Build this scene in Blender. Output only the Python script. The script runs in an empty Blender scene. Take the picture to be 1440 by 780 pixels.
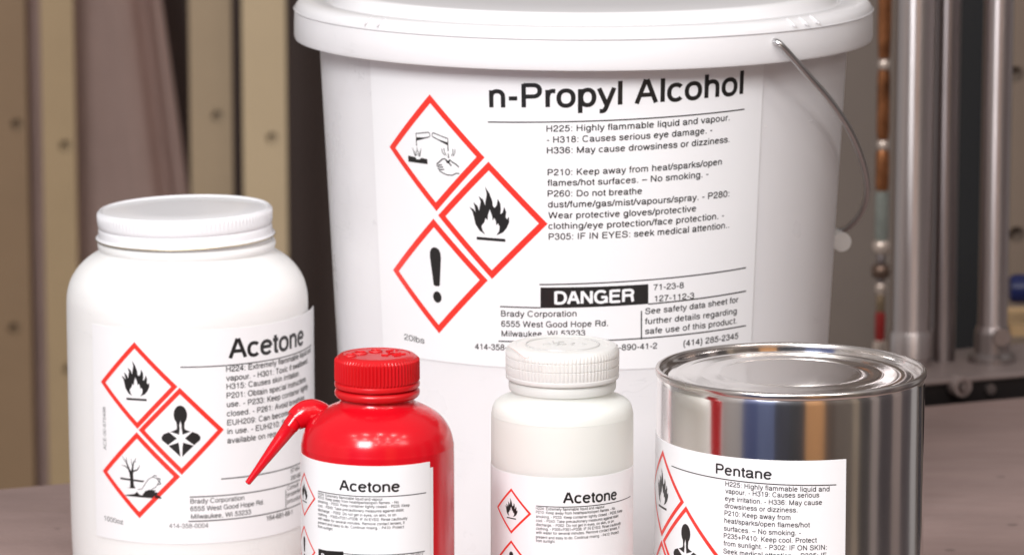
import bpy, bmesh, math, random, os
from mathutils import Vector
from mathutils.geometry import tessellate_polygon
random.seed(7)
SC = bpy.context.scene
COL = SC.collection
R = math.radians

# ------------------------------------------------------------------ camera, world, lights, exposure
H = 0.516                      # camera height above the bench top
PITCH = R(9.85)
F = 5800.0                     # focal length in pixels of the 1440 px wide photograph
cd = bpy.data.cameras.new('camera')
cam = bpy.data.objects.new('camera', cd); COL.objects.link(cam)
cam.location = (0, 0, H)
cam.rotation_euler = (R(90) - PITCH, 0, 0)
cd.sensor_width = 36.0
cd.lens = F / 1440 * 36.0
cd.clip_start = 0.05; cd.clip_end = 50
cd.dof.use_dof = True
cd.dof.focus_distance = 1.88
cd.dof.aperture_fstop = 16.5
SC.camera = cam

W = bpy.data.worlds.new('World'); SC.world = W; W.use_nodes = True
bg = W.node_tree.nodes['Background']
bg.inputs[0].default_value = (0.87, 0.82, 0.81, 1)
bg.inputs[1].default_value = 0.40

def area(name, loc, target, sx, sy, power, col):
    d = bpy.data.lights.new(name, 'AREA'); d.shape = 'RECTANGLE'
    d.size = sx; d.size_y = sy; d.energy = power; d.color = col
    o = bpy.data.objects.new(name, d); COL.objects.link(o); o.location = loc
    o.rotation_euler = (Vector(target) - Vector(loc)).to_track_quat('-Z', 'Y').to_euler()
    return o
area('key_softbox', (-0.75, -0.10, 1.50), (0.0, 2.0, 0.15), 0.75, 0.75, 60, (0.985, 0.985, 1.0))
area('fill_softbox', (1.3, 0.5, 1.4), (0.1, 2.0, 0.1), 0.4, 0.4, 4, (1.0, 0.90, 0.87))
for i in range(5):
    for j in range(4):
        area('ceiling_lamp', (-1.3 + 0.62 * i + 0.15 * (j % 2), -0.75 + 0.55 * j, 2.0), (-1.3 + 0.62 * i + 0.15 * (j % 2), -0.75 + 0.55 * j + 0.001, 0), 0.07, 0.07, 2.4, (1.0, 0.96, 0.93))

SC.view_settings.view_transform = 'Standard'
SC.view_settings.look = 'None'
SC.view_settings.exposure = 0.0
SC.view_settings.gamma = 1.0
try: SC.view_settings.use_curve_mapping = False
except Exception: pass

# ------------------------------------------------------------------ pixel <-> world
FW = Vector((0, math.cos(PITCH), -math.sin(PITCH))); UP = Vector((0, math.sin(PITCH), math.cos(PITCH)))
def ray(px, py):
    return Vector((1, 0, 0)) * ((px - 720) / F) + FW + UP * ((390 - py) / F)
def at(px, py, Y):
    d = ray(px, py); return Vector((0, 0, H)) + d * (Y / d.y)
def project(p):
    q = Vector(p) - Vector((0, 0, H)); k = q.dot(FW)
    return 720 + F * q.x / k, 390 - F * q.dot(UP) / k

# ------------------------------------------------------------------ materials
def mat(name, col, rough=0.5, metal=0.0, sss=0.0, sss_scale=0.01, spec=0.5, coat=0.0, bump=0.0, bscale=60, var=0.0, vscale=6, stretch=None, trans=0.0, rvar=0.0):
    m = bpy.data.materials.new(name); m.use_nodes = True
    nt = m.node_tree; b = nt.nodes['Principled BSDF']
    b.inputs['Base Color'].default_value = (*col, 1)
    b.inputs['Roughness'].default_value = rough
    b.inputs['Metallic'].default_value = metal
    b.inputs['Specular IOR Level'].default_value = spec
    b.inputs['Coat Weight'].default_value = coat
    b.inputs['Coat Roughness'].default_value = 0.08
    b.inputs['Transmission Weight'].default_value = trans
    if sss:
        b.inputs['Subsurface Weight'].default_value = sss
        b.inputs['Subsurface Radius'].default_value = (1.0, 0.95, 0.9)
        b.inputs['Subsurface Scale'].default_value = sss_scale
    if bump or var or rvar:
        tc = nt.nodes.new('ShaderNodeTexCoord'); mp = nt.nodes.new('ShaderNodeMapping')
        nt.links.new(tc.outputs['Object'], mp.inputs[0])
        if stretch: mp.inputs['Scale'].default_value = stretch
    if bump:
        n = nt.nodes.new('ShaderNodeTexNoise'); n.inputs['Scale'].default_value = bscale; n.inputs['Detail'].default_value = 4
        nt.links.new(mp.outputs[0], n.inputs[0])
        bn = nt.nodes.new('ShaderNodeBump'); bn.inputs['Strength'].default_value = bump; bn.inputs['Distance'].default_value = 0.001
        nt.links.new(n.outputs[0], bn.inputs['Height']); nt.links.new(bn.outputs[0], b.inputs['Normal'])
    if var:
        n = nt.nodes.new('ShaderNodeTexNoise'); n.inputs['Scale'].default_value = vscale; n.inputs['Detail'].default_value = 6
        n.inputs['Roughness'].default_value = 0.65
        nt.links.new(mp.outputs[0], n.inputs[0])
        cr = nt.nodes.new('ShaderNodeValToRGB')
        cr.color_ramp.elements[0].position = 0.3; cr.color_ramp.elements[1].position = 0.7
        cr.color_ramp.elements[0].color = (*[max(0, c * (1 - var)) for c in col], 1)
        cr.color_ramp.elements[1].color = (*[min(1, c * (1 + var)) for c in col], 1)
        nt.links.new(n.outputs[0], cr.inputs[0]); nt.links.new(cr.outputs[0], b.inputs['Base Color'])
    if rvar:
        n = nt.nodes.new('ShaderNodeTexNoise'); n.inputs['Scale'].default_value = 25; n.inputs['Detail'].default_value = 5
        nt.links.new(mp.outputs[0], n.inputs[0])
        mr = nt.nodes.new('ShaderNodeMapRange'); mr.inputs['From Min'].default_value = 0.3; mr.inputs['From Max'].default_value = 0.7
        mr.inputs['To Min'].default_value = max(0, rough - rvar); mr.inputs['To Max'].default_value = rough + rvar
        nt.links.new(n.outputs[0], mr.inputs[0]); nt.links.new(mr.outputs[0], b.inputs['Roughness'])
    return m
def scuff(m, amount=0.05, seed=0.0):
    """thin random scratches and dusty patches: a slightly greyer colour and a rougher surface along them"""
    nt = m.node_tree; b = nt.nodes['Principled BSDF']; L_ = nt.links
    tc = nt.nodes.new('ShaderNodeTexCoord'); out = None
    for sc, rot in (((9, 9, 90), 0.5), ((9, 60, 14), 1.1)):
        mp = nt.nodes.new('ShaderNodeMapping'); mp.inputs['Scale'].default_value = sc; mp.inputs['Rotation'].default_value = (rot, rot * .6, seed); mp.inputs['Location'].default_value = (seed, 0, seed)
        n = nt.nodes.new('ShaderNodeTexNoise'); n.inputs['Scale'].default_value = 1.6; n.inputs['Detail'].default_value = 3
        L_.new(tc.outputs['Object'], mp.inputs[0]); L_.new(mp.outputs[0], n.inputs[0])
        a = nt.nodes.new('ShaderNodeMath'); a.operation = 'SUBTRACT'; a.inputs[1].default_value = 0.5; L_.new(n.outputs[0], a.inputs[0])
        c = nt.nodes.new('ShaderNodeMath'); c.operation = 'ABSOLUTE'; L_.new(a.outputs[0], c.inputs[0])
        d = nt.nodes.new('ShaderNodeMapRange'); d.inputs['From Min'].default_value = 0.0; d.inputs['From Max'].default_value = 0.006; d.inputs['To Min'].default_value = 1.0; d.inputs['To Max'].default_value = 0.0
        L_.new(c.outputs[0], d.inputs[0])
        if out is None: out = d
        else:
            e = nt.nodes.new('ShaderNodeMath'); e.operation = 'MAXIMUM'; L_.new(out.outputs[0], e.inputs[0]); L_.new(d.outputs[0], e.inputs[1]); out = e
    big = nt.nodes.new('ShaderNodeTexNoise'); big.inputs['Scale'].default_value = 14; big.inputs['Detail'].default_value = 5; L_.new(tc.outputs['Object'], big.inputs[0])
    br = nt.nodes.new('ShaderNodeMapRange'); br.inputs['From Min'].default_value = 0.55; br.inputs['From Max'].default_value = 0.75; L_.new(big.outputs[0], br.inputs[0])
    ml = nt.nodes.new('ShaderNodeMath'); ml.operation = 'MULTIPLY'; L_.new(out.outputs[0], ml.inputs[0]); L_.new(br.outputs[0], ml.inputs[1])
    mx = nt.nodes.new('ShaderNodeMix'); mx.data_type = 'RGBA'
    base = b.inputs['Base Color'].default_value[:]
    mx.inputs[6].default_value = base; mx.inputs[7].default_value = tuple(c * (1 - 3 * amount) for c in base[:3]) + (1,)
    ad = nt.nodes.new('ShaderNodeMath'); ad.operation = 'MULTIPLY_ADD'; ad.inputs[1].default_value = 0.35; L_.new(br.outputs[0], ad.inputs[0]); L_.new(ml.outputs[0], ad.inputs[2]); ad.use_clamp = True
    L_.new(ad.outputs[0], mx.inputs[0]); L_.new(mx.outputs[2], b.inputs['Base Color'])
    return m

M = dict(
    pail=mat('pail_plastic', (0.80, 0.79, 0.80), 0.32, sss=0.25, sss_scale=0.012, bump=0.12, bscale=35, rvar=0.06),
    lid=mat('lid_plastic', (0.83, 0.82, 0.83), 0.26, sss=0.25, sss_scale=0.008, bump=0.06, bscale=50),
    paper=mat('label_paper', (0.86, 0.86, 0.87), 0.38, coat=0.15, bump=0.05, bscale=25),
    ink=mat('black_ink', (0.012, 0.011, 0.011), 0.38, coat=0.15),
    faint=mat('grey_ink', (0.10, 0.10, 0.10), 0.45),
    red_ink=mat('red_ink', (0.83, 0.035, 0.022), 0.34, coat=0.15, var=0.06, vscale=40),
    jar=mat('jar_plastic', (0.86, 0.855, 0.84), 0.42, sss=0.3, sss_scale=0.012, bump=0.15, bscale=30, rvar=0.05),
    jarcap=mat('painted_tin_lid', (0.84, 0.84, 0.86), 0.30, coat=0.15, bump=0.03, bscale=60),
    brass=mat('bare_tin_edge', (0.62, 0.52, 0.34), 0.3, metal=0.9),
    red=mat('red_plastic', (0.62, 0.004, 0.012), 0.18, sss=0.12, sss_scale=0.004, bump=0.10, bscale=45, rvar=0.04),
    redcap=mat('red_cap_plastic', (0.58, 0.006, 0.010), 0.30, sss=0.10, sss_scale=0.002, bump=0.10, bscale=80),
    hdpe=mat('milky_plastic', (0.83, 0.84, 0.795), 0.50, trans=0.10, sss=0.5, sss_scale=0.012, bump=0.12, bscale=40, rvar=0.05),
    hdpecap=mat('milky_cap_plastic', (0.87, 0.86, 0.83), 0.32, trans=0.15, sss=0.5, sss_scale=0.010, bump=0.06, bscale=60),
    tin=mat('bright_tin', (0.82, 0.79, 0.77), 0.14, metal=1.0, bump=0.22, bscale=16, rvar=0.04, stretch=(1, 1, 0.3)),
    tinlid=mat('bright_tin_lid', (0.80, 0.77, 0.75), 0.11, metal=1.0, bump=0.02, bscale=18, rvar=0.03),
    tinrim=mat('tin_rim', (0.70, 0.66, 0.63), 0.24, metal=1.0, rvar=0.05),
    wire=mat('galvanised_wire', (0.62, 0.62, 0.62), 0.30, metal=1.0, bump=0.05, bscale=200),
    table=mat('bench_top', (0.335, 0.24, 0.22), 0.55, bump=0.25, bscale=160, var=0.16, vscale=5, stretch=(1, 3, 1), spec=0.35, rvar=0.1),
    darksteel=mat('dark_steel', (0.045, 0.040, 0.040), 0.5, metal=0.4, bump=0.2, bscale=60),
)

scuff(M['pail'], 0.05, 1.0); scuff(M['lid'], 0.035, 2.0); scuff(M['jar'], 0.035, 3.0)
# dark grit specks and pale scratches on the bench top
_nt = M['table'].node_tree; _b = _nt.nodes['Principled BSDF']; _src = _b.inputs['Base Color'].links[0].from_socket
_tc = _nt.nodes.new('ShaderNodeTexCoord'); _v = _nt.nodes.new('ShaderNodeTexVoronoi'); _v.inputs['Scale'].default_value = 26
_nt.links.new(_tc.outputs['Object'], _v.inputs['Vector'])
_m = _nt.nodes.new('ShaderNodeMapRange'); _m.inputs['From Min'].default_value = 0.06; _m.inputs['From Max'].default_value = 0.09; _m.inputs['To Min'].default_value = 0.55; _m.inputs['To Max'].default_value = 0.0
_nt.links.new(_v.outputs['Distance'], _m.inputs[0])
_x = _nt.nodes.new('ShaderNodeMix'); _x.data_type = 'RGBA'; _x.inputs[7].default_value = (0.12, 0.09, 0.08, 1)
_nt.links.new(_m.outputs[0], _x.inputs[0]); _nt.links.new(_src, _x.inputs[6]); _nt.links.new(_x.outputs[2], _b.inputs['Base Color'])

# ------------------------------------------------------------------ object helpers
def thing(name, label, cat, loc=(0, 0, 0), group=None, rz=0):
    o = bpy.data.objects.new(name, None); COL.objects.link(o); o.location = loc; o.rotation_euler = (0, 0, rz)
    o.empty_display_size = 0.02
    o['label'] = label; o['category'] = cat
    if group: o['group'] = group
    return o
def link(name, bm, m, parent=None, smooth=None):
    me = bpy.data.meshes.new(name); bm.normal_update(); bm.to_mesh(me); bm.free()
    me.materials.append(m)
    if smooth is not None:
        me.shade_smooth(); me.set_sharp_from_angle(angle=R(smooth))
    o = bpy.data.objects.new(name, me); COL.objects.link(o)
    if parent: o.parent = parent
    return o
def lathe(profile, n=192, rib=None, bm=None, c=(0, 0)):
    """profile: (r, z) list; rib(theta, k) -> added radius"""
    bm = bm or bmesh.new(); rings = []
    for k, (r, z) in enumerate(profile):
        if r < 1e-6:
            rings.append([bm.verts.new((c[0], c[1], z))]); continue
        ring = []
        for i in range(n):
            t = 2 * math.pi * i / n
            rr = r + (rib(t, k) if rib else 0)
            ring.append(bm.verts.new((c[0] + rr * math.sin(t), c[1] - rr * math.cos(t), z)))
        rings.append(ring)
    for a, b in zip(rings, rings[1:]):
        if len(a) == 1 and len(b) == 1: continue
        for i in range(n):
            j = (i + 1) % n
            if len(a) == 1: bm.faces.new((a[0], b[j], b[i]))
            elif len(b) == 1: bm.faces.new((a[i], a[j], b[0]))
            else: bm.faces.new((a[i], a[j], b[j], b[i]))
    bmesh.ops.recalc_face_normals(bm, faces=bm.faces)
    return bm
def spline(pts, k=6):
    """Catmull-Rom through the points"""
    P = [Vector(p) for p in pts]; P = [2 * P[0] - P[1]] + P + [2 * P[-1] - P[-2]]; out = []
    for i in range(1, len(P) - 2):
        for s in range(k):
            t = s / k; a, b, c, d = P[i - 1], P[i], P[i + 1], P[i + 2]
            out.append(0.5 * ((2 * b) + (c - a) * t + (2 * a - 5 * b + 4 * c - d) * t * t + (3 * b - a - 3 * c + d) * t ** 3))
    out.append(P[-2]); return out
def smooth_prof(pr, k=4):
    return [(max(p.x, 0), p.y) for p in spline([Vector((a, b, 0)) for a, b in pr], k)]
def tube(pts, rad, n=16, bm=None, caps=True):
    bm = bm or bmesh.new(); P = [Vector(p) for p in pts]; rings = []
    up = None
    for i, p in enumerate(P):
        t = (P[min(i + 1, len(P) - 1)] - P[max(i - 1, 0)]).normalized()
        if up is None: up = t.orthogonal().normalized()
        up = (up - t * up.dot(t)).normalized(); s = t.cross(up)
        r = rad[i] if isinstance(rad, (list, tuple)) else rad
        rings.append([bm.verts.new(p + (up * math.cos(2 * math.pi * q / n) + s * math.sin(2 * math.pi * q / n)) * r) for q in range(n)])
    for a, b in zip(rings, rings[1:]):
        for q in range(n): bm.faces.new((a[q], a[(q + 1) % n], b[(q + 1) % n], b[q]))
    if caps:
        bm.faces.new(rings[0]); bm.faces.new(rings[-1])
    bmesh.ops.recalc_face_normals(bm, faces=bm.faces)
    return bm
def box(x0, x1, y0, y1, z0, z1, bev=0.0, bm=None):
    own = bmesh.new()
    bmesh.ops.create_cube(own, size=1)
    for v in own.verts:
        v.co = Vector(((x0 + x1) / 2 + v.co.x * (x1 - x0), (y0 + y1) / 2 + v.co.y * (y1 - y0), (z0 + z1) / 2 + v.co.z * (z1 - z0)))
    if bev: bmesh.ops.bevel(own, geom=own.edges[:], offset=bev, segments=2, affect='EDGES', profile=0.5)
    if bm is None: return own
    me = bpy.data.meshes.new('t'); own.to_mesh(me); own.free(); bm.from_mesh(me); bpy.data.meshes.remove(me)
    return bm

# ------------------------------------------------------------------ round containers: pixel silhouette -> profile
class Body:
    """a thing of revolution standing on the bench at distance D, centred on picture column cx"""
    def __init__(s, cx, D, cy=560):
        s.D = D; s.cxp = cx; p = at(cx, cy, D); s.c = Vector((p.x, D, 0)); s.prof = None; s.off = 0.0; s.peel = None
    def rz(s, half, y):
        p = at(s.cxp, y, s.D); depth = (p - Vector((0, 0, H))).dot(FW)
        w = half * depth / F
        return (w / math.sqrt(1 + (w / s.D) ** 2), p.z)
    def pr(s, lst): return [s.rz(a, b) for a, b in lst]
    def radius(s, z):
        q = s.surf
        for (r0, z0), (r1, z1) in zip(q, q[1:]):
            if z0 <= z <= z1: return r0 + (r1 - r0) * (z - z0) / max(z1 - z0, 1e-9)
        return q[0][0] if z < q[0][1] else q[-1][0]
    def P(s, th, z, off):
        r = s.radius(z) + off + (s.peel(th) if s.peel else 0)
        return Vector((r * math.sin(th), -r * math.cos(th), z))
    def cast(s, px, py):
        """pixel -> (azimuth, height) on the wall"""
        d = ray(px, py); o = Vector((0, 0, H)) - s.c; z = 0.15
        for _ in range(25):
            r = s.radius(z) + s.off
            a = d.x ** 2 + d.y ** 2; b = 2 * (o.x * d.x + o.y * d.y); cc = o.x ** 2 + o.y ** 2 - r * r
            disc = max(b * b - 4 * a * cc, 0); t = (-b - math.sqrt(disc)) / (2 * a)
            p = o + d * t; z = p.z
        return math.atan2(p.x, -p.y), z
    def theta_at(s, px, z):
        lo, hi = R(-89), R(89)
        for _ in range(40):
            mid = (lo + hi) / 2
            if project(s.c + s.P(mid, z, s.off))[0] < px: lo = mid
            else: hi = mid
        return (lo + hi) / 2

# ---- flat artwork wrapped on a wall
# a plain grotesque alphabet drawn as strokes, in 1/1000 em: capitals 718, lower case 523
def _cr(p, k=4):
    P = [Vector((x, y, 0)) for x, y in p]; P = [2 * P[0] - P[1]] + P + [2 * P[-1] - P[-2]]; o = []
    for i in range(1, len(P) - 2):
        for q in range(k):
            t = q / k; a, b, c, d = P[i - 1], P[i], P[i + 1], P[i + 2]
            v = 0.5 * ((2 * b) + (c - a) * t + (2 * a - 5 * b + 4 * c - d) * t * t + (3 * b - a - 3 * c + d) * t ** 3); o.append((v.x, v.y))
    o.append((P[-2].x, P[-2].y)); return o
def _arc(cx, cy, rx, ry, a0, a1):
    n = max(4, int(abs(a1 - a0) / 15)); o = []
    for i in range(n + 1):
        t = R(a0 + (a1 - a0) * i / n); c, s_ = math.cos(t), math.sin(t); e = 0.9
        o.append((cx + rx * math.copysign(abs(c) ** e, c), cy + ry * math.copysign(abs(s_) ** e, s_)))
    return o
def _st(x, y0=0, y1=718): return [(x, y0), (x, y1)]
_six = _cr([(462, 545), (430, 625), (360, 668), (275, 677), (165, 625), (98, 500), (80, 330), (95, 170), (155, 65), (270, 30), (380, 58), (448, 140), (458, 235), (430, 340), (360, 405), (270, 422), (170, 385), (100, 290)])
_rnd = lambda cx: _arc(cx, 261, 180, 232, 0, 360)
GL = {
 ' ': (278, []), '.': (278, [_st(139, 0, 98)]), ',': (278, [[(139, 98), (139, 0)], [(145, 15), (105, -120)]]), ':': (278, [_st(139, 0, 98), _st(139, 420, 518)]),
 '-': (333, [[(45, 275), (288, 275)]]), '\u2013': (556, [[(10, 275), (546, 275)]]), '/': (278, [[(12, -15), (266, 725)]]), '+': (584, [[(60, 260), (524, 260)], _st(292, 28, 492)]),
 '(': (333, [_cr([(270, 725), (165, 560), (120, 260), (165, -40), (270, -205)])]), ')': (333, [_cr([(63, 725), (168, 560), (213, 260), (168, -40), (63, -205)])]),
 '0': (556, [_arc(278, 353, 198, 325, 0, 360)]), '1': (556, [_st(318, 0, 705), _cr([(115, 555), (215, 575), (285, 625), (315, 700)])]),
 '2': (556, [_cr([(80, 475), (95, 585), (165, 655), (275, 678), (385, 650), (455, 580), (458, 490), (410, 400), (300, 305), (165, 210), (95, 130), (75, 45)]), [(34, 42), (512, 42)]]),
 '3': (556, [_cr([(78, 520), (110, 625), (185, 670), (270, 678), (370, 655), (432, 590), (430, 495), (365, 420), (270, 392), (215, 392)]), _cr([(250, 392), (355, 385), (440, 325), (468, 220), (435, 110), (355, 45), (262, 30), (150, 52), (88, 120), (68, 215)])]),
 '4': (556, [_st(378, 0, 705), [(372, 690), (60, 215)], [(28, 205), (528, 205)]]),
 '5': (556, [[(488, 666), (130, 666)], [(158, 690), (108, 350)], _cr([(95, 360), (170, 425), (270, 450), (385, 420), (457, 340), (466, 232), (430, 115), (350, 48), (255, 30), (150, 52), (92, 110), (68, 195)])]),
 '6': (556, [_six]), '7': (556, [[(38, 666), (520, 666)], _cr([(480, 660), (370, 520), (285, 340), (240, 160), (225, 0)])]), '8': (556, [_arc(278, 530, 165, 148, 0, 360), _arc(278, 208, 200, 178, 0, 360)]), '9': (556, [[(556 - x, 706 - y) for x, y in _six]]),
 'A': (667, [[(58, 0), (316, 718)], [(350, 718), (608, 0)], [(150, 252), (515, 252)]]),
 'B': (667, [_st(120), [(120, 676), (375, 676)], _cr([(370, 676), (470, 652), (515, 590), (515, 480), (470, 410), (370, 385)]), [(120, 385), (400, 385)], _cr([(395, 385), (510, 350), (562, 270), (558, 150), (500, 68), (395, 42)]), [(400, 42), (120, 42)]]),
 'C': (722, [_arc(375, 359, 292, 329, 40, 320)]), 'D': (722, [_st(121), [(121, 676), (350, 676)], _arc(348, 359, 288, 317, 90, -90), [(350, 42), (121, 42)]]),
 'E': (667, [_st(121), [(121, 676), (617, 676)], [(121, 378), (578, 378)], [(121, 42), (622, 42)]]), 'F': (611, [_st(121), [(121, 676), (583, 676)], [(121, 365), (520, 365)]]),
 'G': (778, [_arc(388, 359, 300, 329, 42, 332), [(398, 338), (708, 338)], _st(668, 0, 338)]), 'H': (722, [_st(120), _st(602), [(120, 378), (602, 378)]]), 'I': (278, [_st(139)]),
 'K': (667, [_st(120), [(125, 235), (600, 725)], [(285, 395), (615, -5)]]), 'L': (556, [_st(120), [(120, 42), (537, 42)]]), 'M': (833, [_st(115), _st(718), [(112, 715), (416, 10)], [(416, 10), (721, 715)]]),
 'N': (722, [_st(118), _st(604), [(118, 705), (604, 14)]]), 'O': (778, [_arc(389, 359, 308, 329, 0, 360)]), 'P': (667, [_st(128), [(128, 676), (400, 676)], _arc(398, 503, 182, 173, 90, -90), [(400, 330), (128, 330)]]),
 'R': (722, [_st(128), [(128, 676), (430, 676)], _arc(428, 522, 190, 154, 90, -90), [(430, 368), (128, 368)], _cr([(430, 368), (555, 330), (592, 230), (605, 90), (640, 0)])]),
 'S': (667, [_cr([(578, 495), (550, 605), (460, 668), (335, 688), (205, 660), (130, 590), (130, 490), (190, 425), (335, 382), (480, 345), (572, 290), (592, 190), (540, 85), (440, 38), (330, 30), (190, 52), (102, 130), (82, 235)])]),
 'T': (611, [[(21, 676), (590, 676)], _st(305)]), 'U': (722, [[(120, 718), (120, 250)], _arc(361, 250, 241, 220, 180, 360), [(602, 250), (602, 718)]]),
 'W': (944, [[(50, 718), (240, 0)], [(240, 0), (472, 718)], [(472, 718), (704, 0)], [(704, 0), (894, 718)]]), 'Y': (667, [[(50, 720), (333, 285)], [(617, 720), (333, 285)], _st(333, 0, 300)]),
 'a': (556, [_cr([(82, 362), (110, 450), (185, 488), (275, 495), (378, 475), (430, 420), (436, 340)]), _st(436, 110, 350), _cr([(436, 118), (448, 62), (480, 38), (532, 40)]), _cr([(436, 325), (390, 292), (290, 278), (170, 250), (95, 195), (88, 115), (148, 45), (230, 30), (330, 50), (402, 105), (436, 180)])]),
 'b': (556, [_st(97), _rnd(297)]), 'c': (500, [_arc(268, 261, 198, 232, 42, 318)]), 'd': (556, [_st(459), _rnd(259)]), 'e': (556, [[(88, 285), (474, 285)], _arc(280, 261, 200, 232, 6, 322)]),
 'f': (278, [_st(132, 0, 570), _cr([(132, 560), (142, 640), (190, 674), (264, 674)]), [(14, 486), (258, 486)]]), 'g': (556, [_st(459, -20, 523), _rnd(259), _cr([(459, 0), (442, -100), (372, -160), (270, -177), (160, -158), (82, -95)])]),
 'h': (556, [_st(107), _arc(279, 320, 172, 173, 180, 0), _st(451, 0, 320)]), 'i': (222, [_st(111, 0, 523), _st(111, 618, 718)]), 'k': (500, [_st(109), [(112, 170), (448, 530)], [(232, 305), (470, -5)]]), 'l': (222, [_st(111)]),
 'm': (833, [_st(107, 0, 523), _arc(262, 330, 155, 163, 180, 0), _st(417, 0, 330), _arc(572, 330, 155, 163, 180, 0), _st(727, 0, 330)]), 'n': (556, [_st(107, 0, 523), _arc(279, 320, 172, 173, 180, 0), _st(451, 0, 320)]),
 'o': (556, [_arc(278, 261, 202, 232, 0, 360)]), 'p': (556, [_st(97, -207, 523), _rnd(297)]), 'q': (556, [_st(459, -207, 523), _rnd(259)]), 'r': (333, [_st(112, 0, 523), _cr([(112, 320), (150, 435), (220, 483), (326, 482)])]),
 's': (500, [_cr([(425, 370), (390, 452), (320, 488), (245, 495), (150, 480), (92, 430), (88, 360), (135, 310), (250, 275), (365, 243), (422, 195), (422, 120), (368, 55), (260, 30), (150, 45), (88, 95), (72, 165)])]),
 't': (278, [_st(132, 110, 660), _cr([(132, 120), (142, 60), (180, 36), (258, 40)]), [(14, 486), (258, 486)]]), 'u': (556, [[(105, 523), (105, 205)], _arc(277, 205, 172, 175, 180, 360), _st(449, 0, 523)]),
 'v': (500, [[(42, 523), (250, 0)], [(250, 0), (458, 523)]]), 'w': (722, [[(45, 523), (205, 0)], [(205, 0), (361, 523)], [(361, 523), (517, 0)], [(517, 0), (677, 523)]]), 'x': (500, [[(35, 523), (465, 0)], [(35, 0), (465, 523)]]),
 'y': (500, [[(42, 523), (258, 0)], _cr([(458, 523), (350, 230), (262, 0), (215, -115), (160, -168), (60, -170)])]), 'z': (500, [[(35, 481), (465, 481)], [(440, 478), (60, 45)], [(31, 42), (469, 42)]]),
}
CAP = 0.718
def glyphs(txt, bold=0.0, track=1.0):
    """text -> vertices (em) and quads; every stroke lies a hair above the one before"""
    h = (42 + bold * 1000) / 1000; x = 0; vs, fs = [], []
    for ch in txt:
        adv, st = GL[ch]
        for k, p in enumerate(st):
            q = [Vector((x + a / 1000, b / 1000, 0)) for a, b in p]; n = len(q)
            closed = n > 8 and (q[0] - q[-1]).length < 0.002
            base = len(vs)
            for i in range(n):
                a = q[i - 1] if i else (q[-2] if closed else None); b = q[i + 1] if i < n - 1 else (q[1] if closed else None)
                e0 = (q[i] - a).normalized() if a is not None else None; e1 = (b - q[i]).normalized() if b is not None else None
                e0 = e0 or e1; e1 = e1 or e0; t = (e0 + e1).normalized(); f = 1 / max(t.dot(e1), 0.6)
                nn = Vector((-t.y, t.x, 0)) * h * f
                vs.append(q[i] + nn + Vector((0, 0, k))); vs.append(q[i] - nn + Vector((0, 0, k)))
            for i in range(n - 1): fs.append((base + 2 * i, base + 2 * i + 1, base + 2 * i + 3, base + 2 * i + 2))
        x += adv / 1000 * track
    return vs, fs

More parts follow.
